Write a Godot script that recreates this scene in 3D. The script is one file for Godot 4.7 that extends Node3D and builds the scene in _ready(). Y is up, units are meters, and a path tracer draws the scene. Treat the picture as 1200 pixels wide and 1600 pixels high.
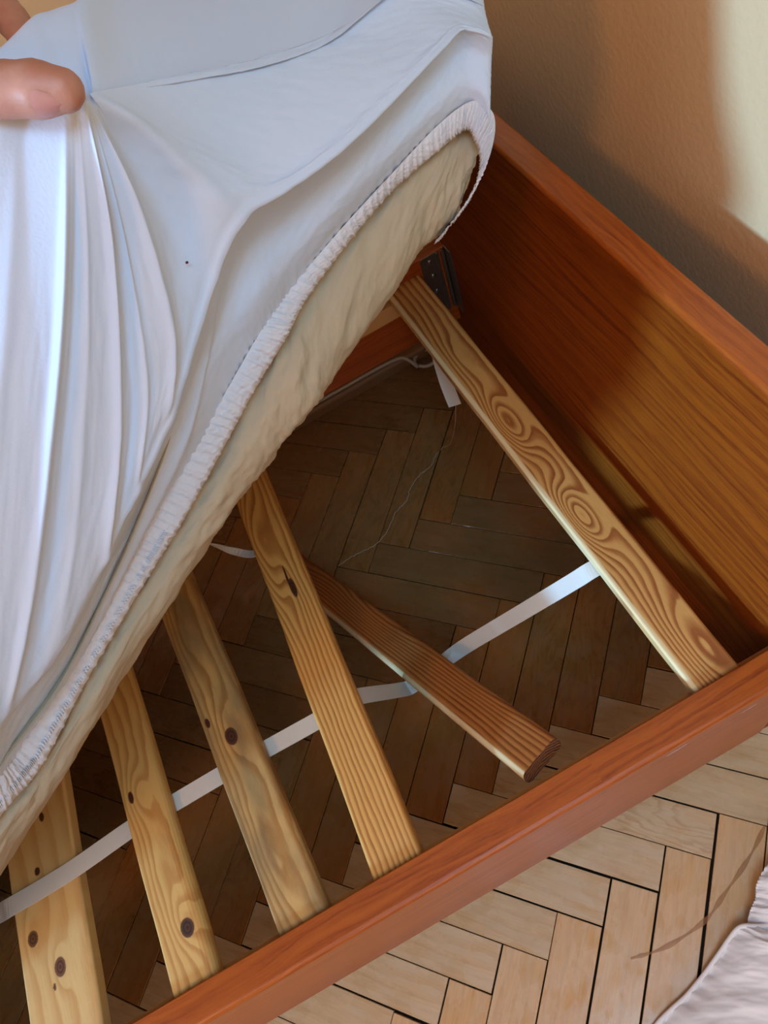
extends Node3D

var rng := RandomNumberGenerator.new()
var noise := FastNoiseLite.new()
var used := {}
const TAKE_H := 1.35          # height of the lens above the floor
const RAIL_TOP := 0.454
const HEAD_X := 0.3411        # inner face of the headboard
const SLAT_TOP := 0.442

func _ready():
	rng.seed = 41
	noise.seed = 7
	noise.noise_type = FastNoiseLite.TYPE_SIMPLEX_SMOOTH
	noise.frequency = 1.0
	# ---------- camera
	var cam := Camera3D.new()
	cam.name = "camera"
	cam.fov = 69.055
	cam.near = 0.02
	cam.far = 60.0
	cam.transform = Transform3D(Basis(Vector3(0.866512, -0.252037, 0.430926), Vector3(0.498706, 0.473744, -0.725808), Vector3(-0.021172, 0.843827, 0.536196)).orthonormalized(), Vector3(0, TAKE_H, 0))
	add_child(cam)
	cam.current = true
	# ---------- sky and exposure
	var env := Environment.new()
	env.background_mode = Environment.BG_SKY
	var sky := Sky.new()
	var psm := ProceduralSkyMaterial.new()
	psm.sky_top_color = Color(0.45, 0.62, 0.85)
	psm.sky_horizon_color = Color(0.8, 0.86, 0.92)
	psm.ground_bottom_color = Color(0.35, 0.33, 0.3)
	psm.ground_horizon_color = Color(0.6, 0.6, 0.6)
	sky.sky_material = psm
	env.sky = sky
	env.tonemap_mode = Environment.TONE_MAPPER_LINEAR
	env.tonemap_exposure = 1.06
	env.ambient_light_source = Environment.AMBIENT_SOURCE_SKY
	env.sdfgi_enabled = true
	env.ssao_enabled = true
	env.ssil_enabled = true
	var we := WorldEnvironment.new()
	we.name = "world_environment"
	we.environment = env
	add_child(we)
	# ---------- the sun, low, through the window in the wall at the foot end
	var sun := DirectionalLight3D.new()
	sun.name = "sun"
	sun.light_color = Color(0.54, 0.79, 1.0)
	sun.light_energy = SUN_E
	sun.light_angular_distance = 4.0
	sun.shadow_enabled = true
	add_child(sun)
	sun.look_at_from_position(Vector3.ZERO, SUN_DIR, Vector3.UP)
	# ---------- daylight entering at the window
	var day := AreaLight3D.new()
	day.name = "window_daylight"
	day.area_size = Vector2(WIN_Z1 - WIN_Z0 - 0.1, WIN_Y1 - WIN_Y0 - 0.1)
	day.light_color = Color(0.85, 0.93, 1.0)
	day.light_energy = DAY_E
	day.area_range = 12.0
	day.shadow_enabled = true
	add_child(day)
	day.look_at_from_position(Vector3(FOOT_X + 0.02, (WIN_Y0 + WIN_Y1) / 2, (WIN_Z0 + WIN_Z1) / 2), Vector3(5, (WIN_Y0 + WIN_Y1) / 2, (WIN_Z0 + WIN_Z1) / 2), Vector3.UP)

	# ---------- daylight from the roof window over the bed
	var roof := AreaLight3D.new()
	roof.name = "roof_window_daylight"
	roof.area_size = Vector2(ROOF.size.x - 0.06, ROOF.size.y - 0.06)
	roof.light_color = Color(0.64, 0.85, 1.0)
	roof.light_energy = ROOF_E
	roof.area_range = 12.0
	roof.shadow_enabled = true
	add_child(roof)
	roof.transform = Transform3D(Basis(Vector3.RIGHT, -PI / 2), Vector3(ROOF.get_center().x, CEIL - 0.01, ROOF.get_center().y))

	# ---------- an added fill light in a made-up window behind the photographer
	var back := AreaLight3D.new()
	back.name = "near_fill_light"
	back.area_size = Vector2(BACK.size.x - 0.06, BACK.size.y - 0.06)
	back.light_color = Color(1.0, 0.84, 0.66)
	back.light_energy = BACK_E
	back.area_range = 12.0
	back.shadow_enabled = true
	add_child(back)
	back.look_at_from_position(Vector3(BACK.get_center().x, BACK.get_center().y, NEAR_Z - 0.02), Vector3(BACK.get_center().x, BACK.get_center().y, 0), Vector3.UP)

	build_room()
	build_bed_frame()
	build_mattress()
	build_slats()
	build_person()
	build_straps()
	build_floor_things()
	build_fill_lamp()

const SUN_E := 1.8
const SUN_DIR := Vector3(1.0, -0.215, -0.32)
const ROOF := Rect2(-0.55, 0.35, 0.9, 0.9)
const ROOF_E := 2.6
const BACK := Rect2(-1.1, 1.0, 1.3, 1.2)
const BACK_E := 1.3
const DAY_E := 3.5
const FOOT_X := -3.2
const WIN_Y0 := 0.85
const WIN_Y1 := 2.4
const WIN_Z0 := 0.1
const WIN_Z1 := 1.25
const WALL_X := 0.468
const LONG_Z := -1.205
const NEAR_Z := 2.8
const CEIL := 2.6

# ---------------------------------------------------------------- helpers
func numbered(called: String) -> String:
	if not used.has(called):
		used[called] = 0
		return called
	used[called] += 1
	return "%s_%03d" % [called, used[called]]

func tag(o: Node, label: String, category: String, group := "") -> Node:
	o.set_meta("label", label)
	o.set_meta("category", category)
	if group != "":
		o.set_meta("group", group)
	return o

func thing(called: String, label: String, category: String, at := Vector3.ZERO, group := "") -> Node3D:
	var o := Node3D.new()
	o.name = numbered(called)
	o.position = at
	add_child(o, true)
	tag(o, label, category, group)
	return o

func put(called: String, mesh: Mesh, m: Material, parent: Node = null, at := Vector3.ZERO) -> MeshInstance3D:
	var o := MeshInstance3D.new()
	o.mesh = mesh
	o.material_override = m
	o.cast_shadow = GeometryInstance3D.SHADOW_CASTING_SETTING_ON
	if parent == null:
		o.name = numbered(called)
		add_child(o, true)
	else:
		o.name = called
		parent.add_child(o, true)
		if parent is Node3D and parent != self:
			at -= (parent as Node3D).position
	o.position = at
	return o

func structure(o: Node) -> Node:
	o.set_meta("kind", "structure")
	return o

func mat(c: Color, rough := 0.6) -> StandardMaterial3D:
	var m := StandardMaterial3D.new()
	m.albedo_color = c
	m.roughness = rough
	return m

func ntex(freq: float, bump: float, size := 512, octaves := 4, kind := FastNoiseLite.TYPE_SIMPLEX_SMOOTH) -> NoiseTexture2D:
	var n := FastNoiseLite.new()
	n.noise_type = kind
	n.frequency = freq
	n.fractal_octaves = octaves
	n.seed = rng.randi() % 1000
	var t := NoiseTexture2D.new()
	t.width = size
	t.height = size
	t.seamless = true
	t.noise = n
	if bump > 0.0:
		t.as_normal_map = true
		t.bump_strength = bump
	return t

func tri(m: StandardMaterial3D, s: float) -> StandardMaterial3D:
	m.uv1_triplanar = true
	m.uv1_world_triplanar = true
	m.uv1_scale = Vector3(s, s, s)
	return m

# A surface through rings of points; closed says whether the ring joins up with its start.
func loft(rings: Array, closed := true, caps := true, smooth := false, us := Vector2.ONE) -> ArrayMesh:
	var st := SurfaceTool.new()
	st.begin(Mesh.PRIMITIVE_TRIANGLES)
	st.set_smooth_group(0 if smooth else -1)
	var n: int = rings[0].size()
	var cols := n if closed else n - 1
	var vlen := PackedFloat32Array([0.0])
	for j in n:
		vlen.append(vlen[j] + rings[0][j].distance_to(rings[0][(j + 1) % n]))
	var ulen := 0.0
	for i in rings.size() - 1:
		var d: float = rings[i][0].distance_to(rings[i + 1][0])
		for j in cols:
			var k := (j + 1) % n
			var a: Vector3 = rings[i][j]
			var b: Vector3 = rings[i][k]
			var c: Vector3 = rings[i + 1][k]
			var e: Vector3 = rings[i + 1][j]
			var ua := Vector2(ulen, vlen[j]) * us
			var ub := Vector2(ulen, vlen[j + 1]) * us
			var uc := Vector2(ulen + d, vlen[j + 1]) * us
			var ue := Vector2(ulen + d, vlen[j]) * us
			for q in [[a, ua], [b, ub], [c, uc], [a, ua], [c, uc], [e, ue]]:
				st.set_uv(q[1])
				st.add_vertex(q[0])
		ulen += d
	if caps and closed:
		st.set_smooth_group(-1)
		for side in 2:
			var r = rings[0] if side == 0 else rings[rings.size() - 1]
			var mid := Vector3.ZERO
			for p in r:
				mid += p
			mid /= n
			for j in n:
				var k := (j + 1) % n
				var tri3 := [mid, r[k], r[j]] if side == 0 else [mid, r[j], r[k]]
				for p in tri3:
					st.set_uv(Vector2(0.003 * (p - mid).length(), vlen[j] ) * us)
					st.add_vertex(p)
	st.generate_normals()
	return st.commit()

# Corners of a rectangle with rounded corners, counter-clockwise; radii: bottom-left, bottom-right, top-right, top-left
func round_rect(x0: float, y0: float, x1: float, y1: float, r: Array, seg := 5) -> PackedVector2Array:
	var out := PackedVector2Array()
	var cs := [Vector2(x0, y0), Vector2(x1, y0), Vector2(x1, y1), Vector2(x0, y1)]
	var inward := [Vector2(1, 1), Vector2(-1, 1), Vector2(-1, -1), Vector2(1, -1)]
	for k in 4:
		var rr: float = maxf(r[k], 0.0003)
		var c: Vector2 = cs[k] + inward[k] * rr
		for s in seg + 1:
			var ang := PI + k * PI / 2 + s * PI / 2 / seg
			out.append(c + Vector2(cos(ang), sin(ang)) * rr)
	return out

# A board along x whose profile lies in (z, y)
func board_x(prof: PackedVector2Array, x0: float, x1: float, us := Vector2.ONE) -> ArrayMesh:
	var rings := []
	for x in [x0, x1]:
		var r := PackedVector3Array()
		for p in prof:
			r.append(Vector3(x, p.y, p.x))
		rings.append(r)
	return loft(rings, true, true, false, us)

func board_z(prof: PackedVector2Array, z0: float, z1: float, us := Vector2.ONE) -> ArrayMesh:
	var rings := []
	for z in [z0, z1]:
		var r := PackedVector3Array()
		for p in prof:
			r.append(Vector3(p.x, p.y, z))
		rings.append(r)
	return loft(rings, true, true, false, us)

func box(a: Vector3, b: Vector3, r := 0.002) -> ArrayMesh:
	return board_z(round_rect(a.x, a.y, b.x, b.y, [r, r, r, r], 2), a.z, b.z)

func tube(path: PackedVector3Array, radius: float, sides := 10, closed_path := false) -> ArrayMesh:
	var rings := []
	var n := path.size()
	for i in n + (1 if closed_path else 0):
		var p := path[i % n]
		var d: Vector3
		if closed_path:
			d = (path[(i + 1) % n] - path[(i - 1 + n) % n]).normalized()
		else:
			d = (path[mini(i + 1, n - 1)] - path[maxi(i - 1, 0)]).normalized()
		var up := Vector3.UP if absf(d.y) < 0.9 else Vector3.RIGHT
		var s := d.cross(up).normalized()
		var t := s.cross(d)
		var r := PackedVector3Array()
		for k in sides:
			var ang := TAU * k / sides
			r.append(p + (s * cos(ang) + t * sin(ang)) * radius)
		rings.append(r)
	return loft(rings, true, not closed_path, true)

func curve(pts: Array, per := 10) -> PackedVector3Array:
	var out := PackedVector3Array()
	for i in pts.size() - 1:
		for k in per:
			out.append(cr(pts[maxi(i - 1, 0)], pts[i], pts[i + 1], pts[mini(i + 2, pts.size() - 1)], float(k) / per))
	out.append(pts[pts.size() - 1])
	return out

func cr(p0: Vector3, p1: Vector3, p2: Vector3, p3: Vector3, t: float) -> Vector3:
	return 0.5 * (2.0 * p1 + (p2 - p0) * t + (2.0 * p0 - 5.0 * p1 + 4.0 * p2 - p3) * t * t + (3.0 * p1 - p0 - 3.0 * p2 + p3) * t * t * t)

func points(flat: Array) -> PackedVector3Array:
	var out := PackedVector3Array()
	for i in range(0, flat.size(), 3):
		out.append(Vector3(flat[i], flat[i + 1], flat[i + 2]) * 0.001)
	return out

# A smooth sheet through a net of points (rows of equal length); disp(s, t) moves it along its normal.
func drape(rows: Array, su: int, sv: int, disp: Callable, s_from := 0.0, s_to := -1.0) -> ArrayMesh:
	var nc: int = rows[0].size()
	var nr := rows.size()
	if s_to < 0.0:
		s_to = nc - 1
	var cols := int((s_to - s_from) * su) + 1
	var lines := (nr - 1) * sv + 1
	var base := PackedVector3Array()
	var par := PackedVector2Array()
	for i in lines:
		var t := float(i) / sv
		var r := mini(int(t), nr - 2)
		var tf := t - r
		var line := PackedVector3Array()
		for c in nc:
			line.append(cr(rows[maxi(r - 1, 0)][c], rows[r][c], rows[r + 1][c], rows[mini(r + 2, nr - 1)][c], tf))
		for j in cols:
			var s := s_from + (s_to - s_from) * j / (cols - 1)
			var c := mini(int(s), nc - 2)
			base.append(cr(line[maxi(c - 1, 0)], line[c], line[c + 1], line[mini(c + 2, nc - 1)], s - c))
			par.append(Vector2(s, t))
	var st := SurfaceTool.new()
	st.begin(Mesh.PRIMITIVE_TRIANGLES)
	st.set_smooth_group(0)
	for i in lines:
		for j in cols:
			var dj := base[i * cols + mini(j + 1, cols - 1)] - base[i * cols + maxi(j - 1, 0)]
			var di := base[mini(i + 1, lines - 1) * cols + j] - base[maxi(i - 1, 0) * cols + j]
			var nn := dj.cross(di).normalized()
			var p := base[i * cols + j]
			if nn.dot(Vector3(0, TAKE_H, 0) - p) < 0.0:
				nn = -nn
			st.set_uv(par[i * cols + j])
			st.add_vertex(p + nn * disp.call(par[i * cols + j].x, par[i * cols + j].y))
	for i in lines - 1:
		for j in cols - 1:
			var a := i * cols + j
			for q in [a, a + 1, a + cols + 1, a, a + cols + 1, a + cols]:
				st.add_index(q)
	st.generate_normals()
	return st.commit()

func img_tex(im: Image) -> ImageTexture:
	im.generate_mipmaps()
	return ImageTexture.create_from_image(im)

# Reddish varnished veneer: long fine streaks along u.
func cherry(c0: Color, c1: Color, sd: int) -> ImageTexture:
	var w := 1024
	var hgt := 256
	var im := Image.create(w, hgt, false, Image.FORMAT_RGB8)
	noise.seed = sd
	for y in hgt:
		for x in w:
			var u := x / float(w)
			var v := y / float(hgt)
			var wob := 0.05 * noise.get_noise_2d(u * 2.2, v * 3.0)
			var a := noise.get_noise_2d(u * 1.2, (v + wob) * 22.0)
			var b := noise.get_noise_2d(u * 7.0, (v + wob) * 75.0 + 40.0)
			var c := noise.get_noise_2d(u * 30.0, v * 150.0 + 90.0)
			var k := clampf(0.5 + 0.5 * a + 0.28 * b + 0.2 * c, 0.0, 1.0)
			im.set_pixel(x, y, c0.lerp(c1, k * k))
	return img_tex(im)

# Sawn pine: growth rings are contour lines of a slope with bumps; u runs along the slat, v across it.
func pine(light: Color, dark: Color, slope: float, bumps: Array, knots: Array, sd: int, wob := 0.35, stain := 0.0, lit_edge := false) -> ImageTexture:
	var w := 1280
	var hgt := 96
	var im := Image.create(w, hgt, false, Image.FORMAT_RGB8)
	noise.seed = sd
	for y in hgt:
		var v := y / float(hgt - 1)
		for x in w:
			var u := x / float(w) * 0.84
			var hh := slope * v + wob * noise.get_noise_2d(u * 5.0, v * 0.8) + 0.06 * noise.get_noise_2d(u * 22.0, v * 4.0)
			for b in bumps:
				var du: float = (u - b[0]) / b[2]
				var dv: float = (v - b[1]) / b[3]
				var q := du * du + dv * dv
				if q < 9.0:
					hh += b[4] * exp(-q)
			var ring := fposmod(hh, 1.0)
			var k := smoothstep(0.25, 0.85, ring) * (1.0 - smoothstep(0.88, 1.0, ring))
			k = k * (0.8 + 0.3 * noise.get_noise_2d(u * 9.0, hh * 1.7))
			k += 0.10 * noise.get_noise_2d(u * 26.0, v * 42.0)
			var c := light.lerp(dark, clampf(k, 0.0, 1.0))
			if stain > 0.0:
				var g := clampf(0.5 + 0.9 * noise.get_noise_2d(u * 7.0 + 9.0, v * 1.5), 0.0, 1.0) * stain
				c = c.lerp(Color(0.42, 0.35, 0.24), g)
			for kn in knots:
				var du: float = (u - kn[0]) / kn[2]
				var dv: float = (v - kn[1]) / kn[3]
				var q := sqrt(du * du + dv * dv)
				if q < 1.6:
					c = c.lerp(kn[4], 1.0 - smoothstep(0.8, 1.15, q))
					if q < 1.0:
						c = c.lerp(c * 0.6, 0.5 + 0.5 * sin(q * 14.0))
			if lit_edge:  # pale left edge: daylight on that side put into the colour
				c = c.lerp(Color(0.93, 0.84, 0.64), (1.0 - smoothstep(0.08, 0.13, v)) * 0.9)
			im.set_pixel(x, y, c)
	return img_tex(im)

# ---------------------------------------------------------------- room
func build_room():
	var plaster := mat(WALL_COL, 0.85)
	plaster.normal_enabled = true
	plaster.normal_texture = ntex(0.05, 1.2)
	plaster.normal_scale = 0.35
	tri(plaster, 3.0)
	var white := mat(Color(0.66, 0.60, 0.52), 0.9)
	structure(put("wall_head", box(Vector3(WALL_X, -0.1, LONG_Z - 0.12), Vector3(WALL_X + 0.12, CEIL, NEAR_Z + 0.12)), plaster))
	structure(put("wall_left", box(Vector3(FOOT_X - 0.2, -0.1, LONG_Z - 0.12), Vector3(WALL_X, CEIL, LONG_Z)), plaster))
	var nw := SurfaceTool.new()
	for q in [[FOOT_X - 0.2, BACK.position.x, -0.1, CEIL], [BACK.end.x, WALL_X, -0.1, CEIL], [BACK.position.x, BACK.end.x, -0.1, BACK.position.y], [BACK.position.x, BACK.end.x, BACK.end.y, CEIL]]:
		nw.append_from(box(Vector3(q[0], q[2], NEAR_Z), Vector3(q[1], q[3], NEAR_Z + 0.12)), 0, Transform3D())
	structure(put("wall_near", nw.commit(), plaster))
	var roof := SurfaceTool.new()
	var re := ROOF.end
	for q in [[FOOT_X - 0.2, ROOF.position.x, LONG_Z - 0.12, NEAR_Z + 0.12], [re.x, WALL_X + 0.12, LONG_Z - 0.12, NEAR_Z + 0.12], [ROOF.position.x, re.x, LONG_Z - 0.12, ROOF.position.y], [ROOF.position.x, re.x, re.y, NEAR_Z + 0.12]]:
		roof.append_from(box(Vector3(q[0], CEIL, q[2]), Vector3(q[1], CEIL + 0.12, q[3])), 0, Transform3D())
	structure(put("ceiling", roof.commit(), white))
	# the wall with the window: four pieces round the opening in one mesh
	var st := SurfaceTool.new()
	var x0 := FOOT_X - 0.2
	for q in [[-0.1, CEIL, LONG_Z, WIN_Z0], [-0.1, CEIL, WIN_Z1, NEAR_Z], [-0.1, WIN_Y0, WIN_Z0, WIN_Z1], [WIN_Y1, CEIL, WIN_Z0, WIN_Z1]]:
		st.append_from(box(Vector3(x0, q[0], q[2]), Vector3(FOOT_X, q[1], q[3])), 0, Transform3D())
	structure(put("wall_foot", st.commit(), plaster))
	var win := Node3D.new()
	win.name = "window_1"
	win.position = Vector3(FOOT_X - 0.12, WIN_Y0, (WIN_Z0 + WIN_Z1) / 2)
	add_child(win)
	structure(win)
	var wood := mat(Color(0.85, 0.84, 0.8), 0.4)
	var fr := SurfaceTool.new()
	for q in [[WIN_Y0, WIN_Y0 + 0.06, WIN_Z0, WIN_Z1], [WIN_Y1 - 0.06, WIN_Y1, WIN_Z0, WIN_Z1], [WIN_Y0, WIN_Y1, WIN_Z0, WIN_Z0 + 0.06], [WIN_Y0, WIN_Y1, WIN_Z1 - 0.06, WIN_Z1]]:
		fr.append_from(box(Vector3(FOOT_X - 0.15, q[0], q[2]), Vector3(FOOT_X - 0.1, q[1], q[3])), 0, Transform3D())
	put("window_frame", fr.commit(), wood, win)
	var glass := mat(Color(0.9, 0.95, 1.0, 0.06), 0.02)
	glass.transparency = BaseMaterial3D.TRANSPARENCY_ALPHA
	put("pane", box(Vector3(FOOT_X - 0.13, WIN_Y0 + 0.05, WIN_Z0 + 0.05), Vector3(FOOT_X - 0.124, WIN_Y1 - 0.05, WIN_Z1 - 0.05)), glass, win)
	var sk := Node3D.new()
	sk.name = "window_2"
	sk.position = Vector3(ROOF.get_center().x, CEIL, ROOF.get_center().y)
	add_child(sk)
	structure(sk)
	put("pane", box(Vector3(ROOF.position.x, CEIL + 0.08, ROOF.position.y), Vector3(re.x, CEIL + 0.086, re.y)), glass, sk)
	var nk := Node3D.new()
	nk.name = "added_window_3"  # unseen window, added to house the near fill light
	nk.position = Vector3(BACK.get_center().x, BACK.position.y, NEAR_Z + 0.06)
	add_child(nk)
	structure(nk)
	put("pane", box(Vector3(BACK.position.x, BACK.position.y, NEAR_Z + 0.06), Vector3(BACK.end.x, BACK.end.y, NEAR_Z + 0.066)), glass, nk)
	build_floor()
	# baseboard along the long wall, with a rounded top
	var bb := mat(Color(0.55, 0.42, 0.29), 0.5)
	structure(put("baseboard_left", board_x(round_rect(LONG_Z, 0.0, -1.181, 0.03, [0.0, 0.0, 0.009, 0.002], 5), FOOT_X, WALL_X), bb))

const WALL_COL := Color(0.83, 0.69, 0.51)

func build_floor():
	var fl := put("floor", box(Vector3(FOOT_X - 0.2, -0.1, LONG_Z - 0.12), Vector3(WALL_X + 0.12, -0.009, NEAR_Z + 0.12)), mat(Color(0.07, 0.05, 0.035), 0.95))
	structure(fl)
	var texs := []
	for k in 5:
		texs.append(block_grain(k))
	var tints := [Color(1.0, 0.955, 0.88), Color(0.97, 0.965, 0.94), Color(1.0, 0.94, 0.85), Color(0.95, 0.94, 0.90)]
	var mats := []
	# first ten are worn pale, the rest put under-bed shade into a browner tint
	var shade_tints := [Color(0.74, 0.60, 0.42), Color(0.68, 0.56, 0.41), Color(0.76, 0.58, 0.37), Color(0.64, 0.52, 0.37)]
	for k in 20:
		var m := mat(tints[k % 4] if k < 10 else shade_tints[k % 4], 0.34)
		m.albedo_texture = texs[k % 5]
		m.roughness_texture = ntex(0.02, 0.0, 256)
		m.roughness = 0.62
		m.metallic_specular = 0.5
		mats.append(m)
		if k > 0:
			m.roughness_texture = mats[0].roughness_texture
	var ang := PI / 4 - 0.0105
	var ea := Vector3(cos(ang), 0, sin(ang))
	var eb := Vector3(-sin(ang), 0, cos(ang))
	var p := 0.0702
	var a0 := 0.1357
	var b0 := -0.2133
	var r2 := RandomNumberGenerator.new()
	r2.seed = 5
	for j in range(-34, 24):
		for m in range(-5, 4):
			for kind in 2:
				var lo: Vector2
				var hi: Vector2
				if kind == 0:
					lo = Vector2(a0 - j * p - 5 * p + 10 * p * m, b0 + j * p)
					hi = lo + Vector2(5 * p, p)
				else:
					lo = Vector2(a0 - (j + 1) * p + 10 * p * m, b0 + (j + 1) * p)
					hi = lo + Vector2(p, 5 * p)
				var mid := (lo + hi) / 2
				var c := ea * mid.x + eb * mid.y
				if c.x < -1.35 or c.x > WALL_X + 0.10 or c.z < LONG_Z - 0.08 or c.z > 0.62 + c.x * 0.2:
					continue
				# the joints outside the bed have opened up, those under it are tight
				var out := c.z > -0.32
				var gap := func() -> float: return (r2.randf_range(0.0003, 0.0008) + (pow(r2.randf(), 3.0) * 0.0022 if out else pow(r2.randf(), 5.0) * 0.0010))
				var g := [gap.call(), gap.call(), gap.call(), gap.call()]
				if kind == 1 and m == 0 and j == 0:
					g[1] = 0.0035
				if kind == 1 and m == 0 and j == -1:
					g[0] = 0.0015
				var x0: float = lo.x + g[0] - mid.x
				var x1: float = hi.x - g[1] - mid.x
				var y0: float = lo.y + g[2] - mid.y
				var y1: float = hi.y - g[3] - mid.y
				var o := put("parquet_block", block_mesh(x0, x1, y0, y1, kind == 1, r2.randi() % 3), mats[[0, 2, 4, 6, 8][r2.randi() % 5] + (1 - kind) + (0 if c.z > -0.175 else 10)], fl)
				o.transform = Transform3D(Basis(ea, Vector3.UP, eb), c + Vector3(0, r2.randf_range(-0.0008, 0.0), 0))
				o.rotate_object_local(ea, r2.randf_range(-0.002, 0.002))
	floor_stain(fl)

# A brown varnish drip that dried in a curve across three blocks.
func floor_stain(fl: Node3D):
	var m := mat(Color(0.66, 0.42, 0.15, 0.24), 0.4)
	m.transparency = BaseMaterial3D.TRANSPARENCY_ALPHA
	var path := curve([Vector3(0.010, 0.0006, 0.047), Vector3(0.064, 0.0006, 0.057), Vector3(0.133, 0.0006, 0.054), Vector3(0.178, 0.0006, 0.039), Vector3(0.244, 0.0006, 0.014), Vector3(0.293, 0.0006, -0.011)], 8)
	var rings := []
	for i in path.size():
		var d := (path[mini(i + 1, path.size() - 1)] - path[maxi(i - 1, 0)]).normalized()
		var a := d.cross(Vector3.UP) * (0.0026 + 0.0011 * sin(i * 0.9)) * (0.5 if i < 3 else 1.0)
		rings.append(PackedVector3Array([path[i] - a, path[i] + a, path[i] + a * 0.6 + Vector3(0, 0.0002, 0), path[i] - a * 0.6 + Vector3(0, 0.0002, 0)]))
	put("varnish_stain", loft(rings), m, fl)

func block_mesh(x0: float, x1: float, z0: float, z1: float, turned: bool, row: int) -> ArrayMesh:
	var st := SurfaceTool.new()
	st.begin(Mesh.PRIMITIVE_TRIANGLES)
	st.set_smooth_group(-1)
	var e := 0.0007
	var top := [Vector3(x0 + e, 0, z0 + e), Vector3(x1 - e, 0, z0 + e), Vector3(x1 - e, 0, z1 - e), Vector3(x0 + e, 0, z1 - e)]
	var mid := [Vector3(x0, -e, z0), Vector3(x1, -e, z0), Vector3(x1, -e, z1), Vector3(x0, -e, z1)]
	var bot := [Vector3(x0, -0.0095, z0), Vector3(x1, -0.0095, z0), Vector3(x1, -0.0095, z1), Vector3(x0, -0.0095, z1)]
	var uv := func(q: Vector3) -> Vector2:
		var u := (q.z - z0) / (z1 - z0) if turned else (q.x - x0) / (x1 - x0)
		var v := (q.x - x0) / (x1 - x0) if turned else (q.z - z0) / (z1 - z0)
		return Vector2(u, v * 0.32 + row * 0.333)
	var quads := [top]
	for k in 4:
		quads.append([top[(k + 1) % 4], top[k], mid[k], mid[(k + 1) % 4]])
		quads.append([mid[(k + 1) % 4], mid[k], bot[k], bot[(k + 1) % 4]])
	for q in quads:
		for k in [0, 1, 2, 0, 2, 3]:
			st.set_uv(uv.call(q[k]))
			st.add_vertex(q[k])
	st.generate_normals()
	return st.commit()

# Worn beech and ash: three blocks' worth of grain, one above the other.
func block_grain(k: int) -> ImageTexture:
	var w := 384
	var hgt := 252
	var im := Image.create(w, hgt, false, Image.FORMAT_RGB8)
	var c0 := Color(0.84, 0.75, 0.62)
	var c1 := Color(0.60, 0.46, 0.31)
	for y in hgt:
		var band := y / 84
		noise.seed = 100 + k * 10 + band
		var v := (y % 84) / 84.0
		for x in w:
			var u := x / float(w)
			var hh := 2.0 * v + 1.0 * noise.get_noise_2d(u * 0.9, v * 0.6) * (2.2 if (k + band) % 3 == 0 else 0.6)
			var ring := fposmod(hh * 2.0, 1.0)
			var kk := (0.30 if (k + band) % 3 == 0 else 0.10) * smoothstep(0.5, 0.95, ring) * (1.0 - smoothstep(0.95, 1.0, ring))
			kk += 0.16 * noise.get_noise_2d(u * 5.0, v * 26.0) + 0.12 * noise.get_noise_2d(u * 2.5 + 7.0, v * 2.0)
			var blot := noise.get_noise_2d(u * 6.0 + 3.0, v * 4.0 + 9.0)
			kk += 0.25 * clampf(blot - 0.25, 0.0, 1.0)
			var c := c0.lerp(c1, clampf(0.28 + kk, 0.0, 1.0))
			var worn := clampf(0.4 + noise.get_noise_2d(u * 3.0 + 20.0, v * 3.0), 0.0, 1.0) * 0.45
			c = c.lerp(Color(0.77, 0.72, 0.64), worn)
			im.set_pixel(x, y, c)
	return img_tex(im)

# An unseen globe on a cord, added as warm fill for the room.
func build_fill_lamp():
	var at := LAMP_AT
	var lamp := thing("fill_lamp", "round warm white globe added out of view as a fill lamp", "lamp", Vector3(at.x, at.y, at.z))
	var black := mat(Color(0.05, 0.05, 0.05), 0.4)
	put("lamp_cord", tube(PackedVector3Array([Vector3(at.x, CEIL, at.z), Vector3(at.x, at.y + 0.17, at.z)]), 0.004, 8), black, lamp)
	put("ceiling_rose", tube(PackedVector3Array([Vector3(at.x, CEIL, at.z), Vector3(at.x, CEIL - 0.03, at.z)]), 0.05, 16), black, lamp)
	var globe := SphereMesh.new()
	globe.radius = 0.18
	globe.height = 0.36
	var glow := mat(Color(0.95, 0.85, 0.7), 0.6)
	glow.emission_enabled = true
	glow.emission = Color(1.0, 0.72, 0.42)
	glow.emission_energy_multiplier = 1.5
	put("lamp_globe", globe, glow, lamp, at)
	var l := OmniLight3D.new()
	l.name = "fill_light"
	l.light_color = Color(1.0, 0.70, 0.42)
	l.light_energy = LAMP_E
	l.light_size = 0.17
	l.omni_range = 12.0
	l.omni_attenuation = 2.0
	l.shadow_enabled = true
	lamp.add_child(l)
	l.position = Vector3.ZERO

const LAMP_AT := Vector3(-1.5, 2.1, 0.85)
const LAMP_E := 1.1

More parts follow.
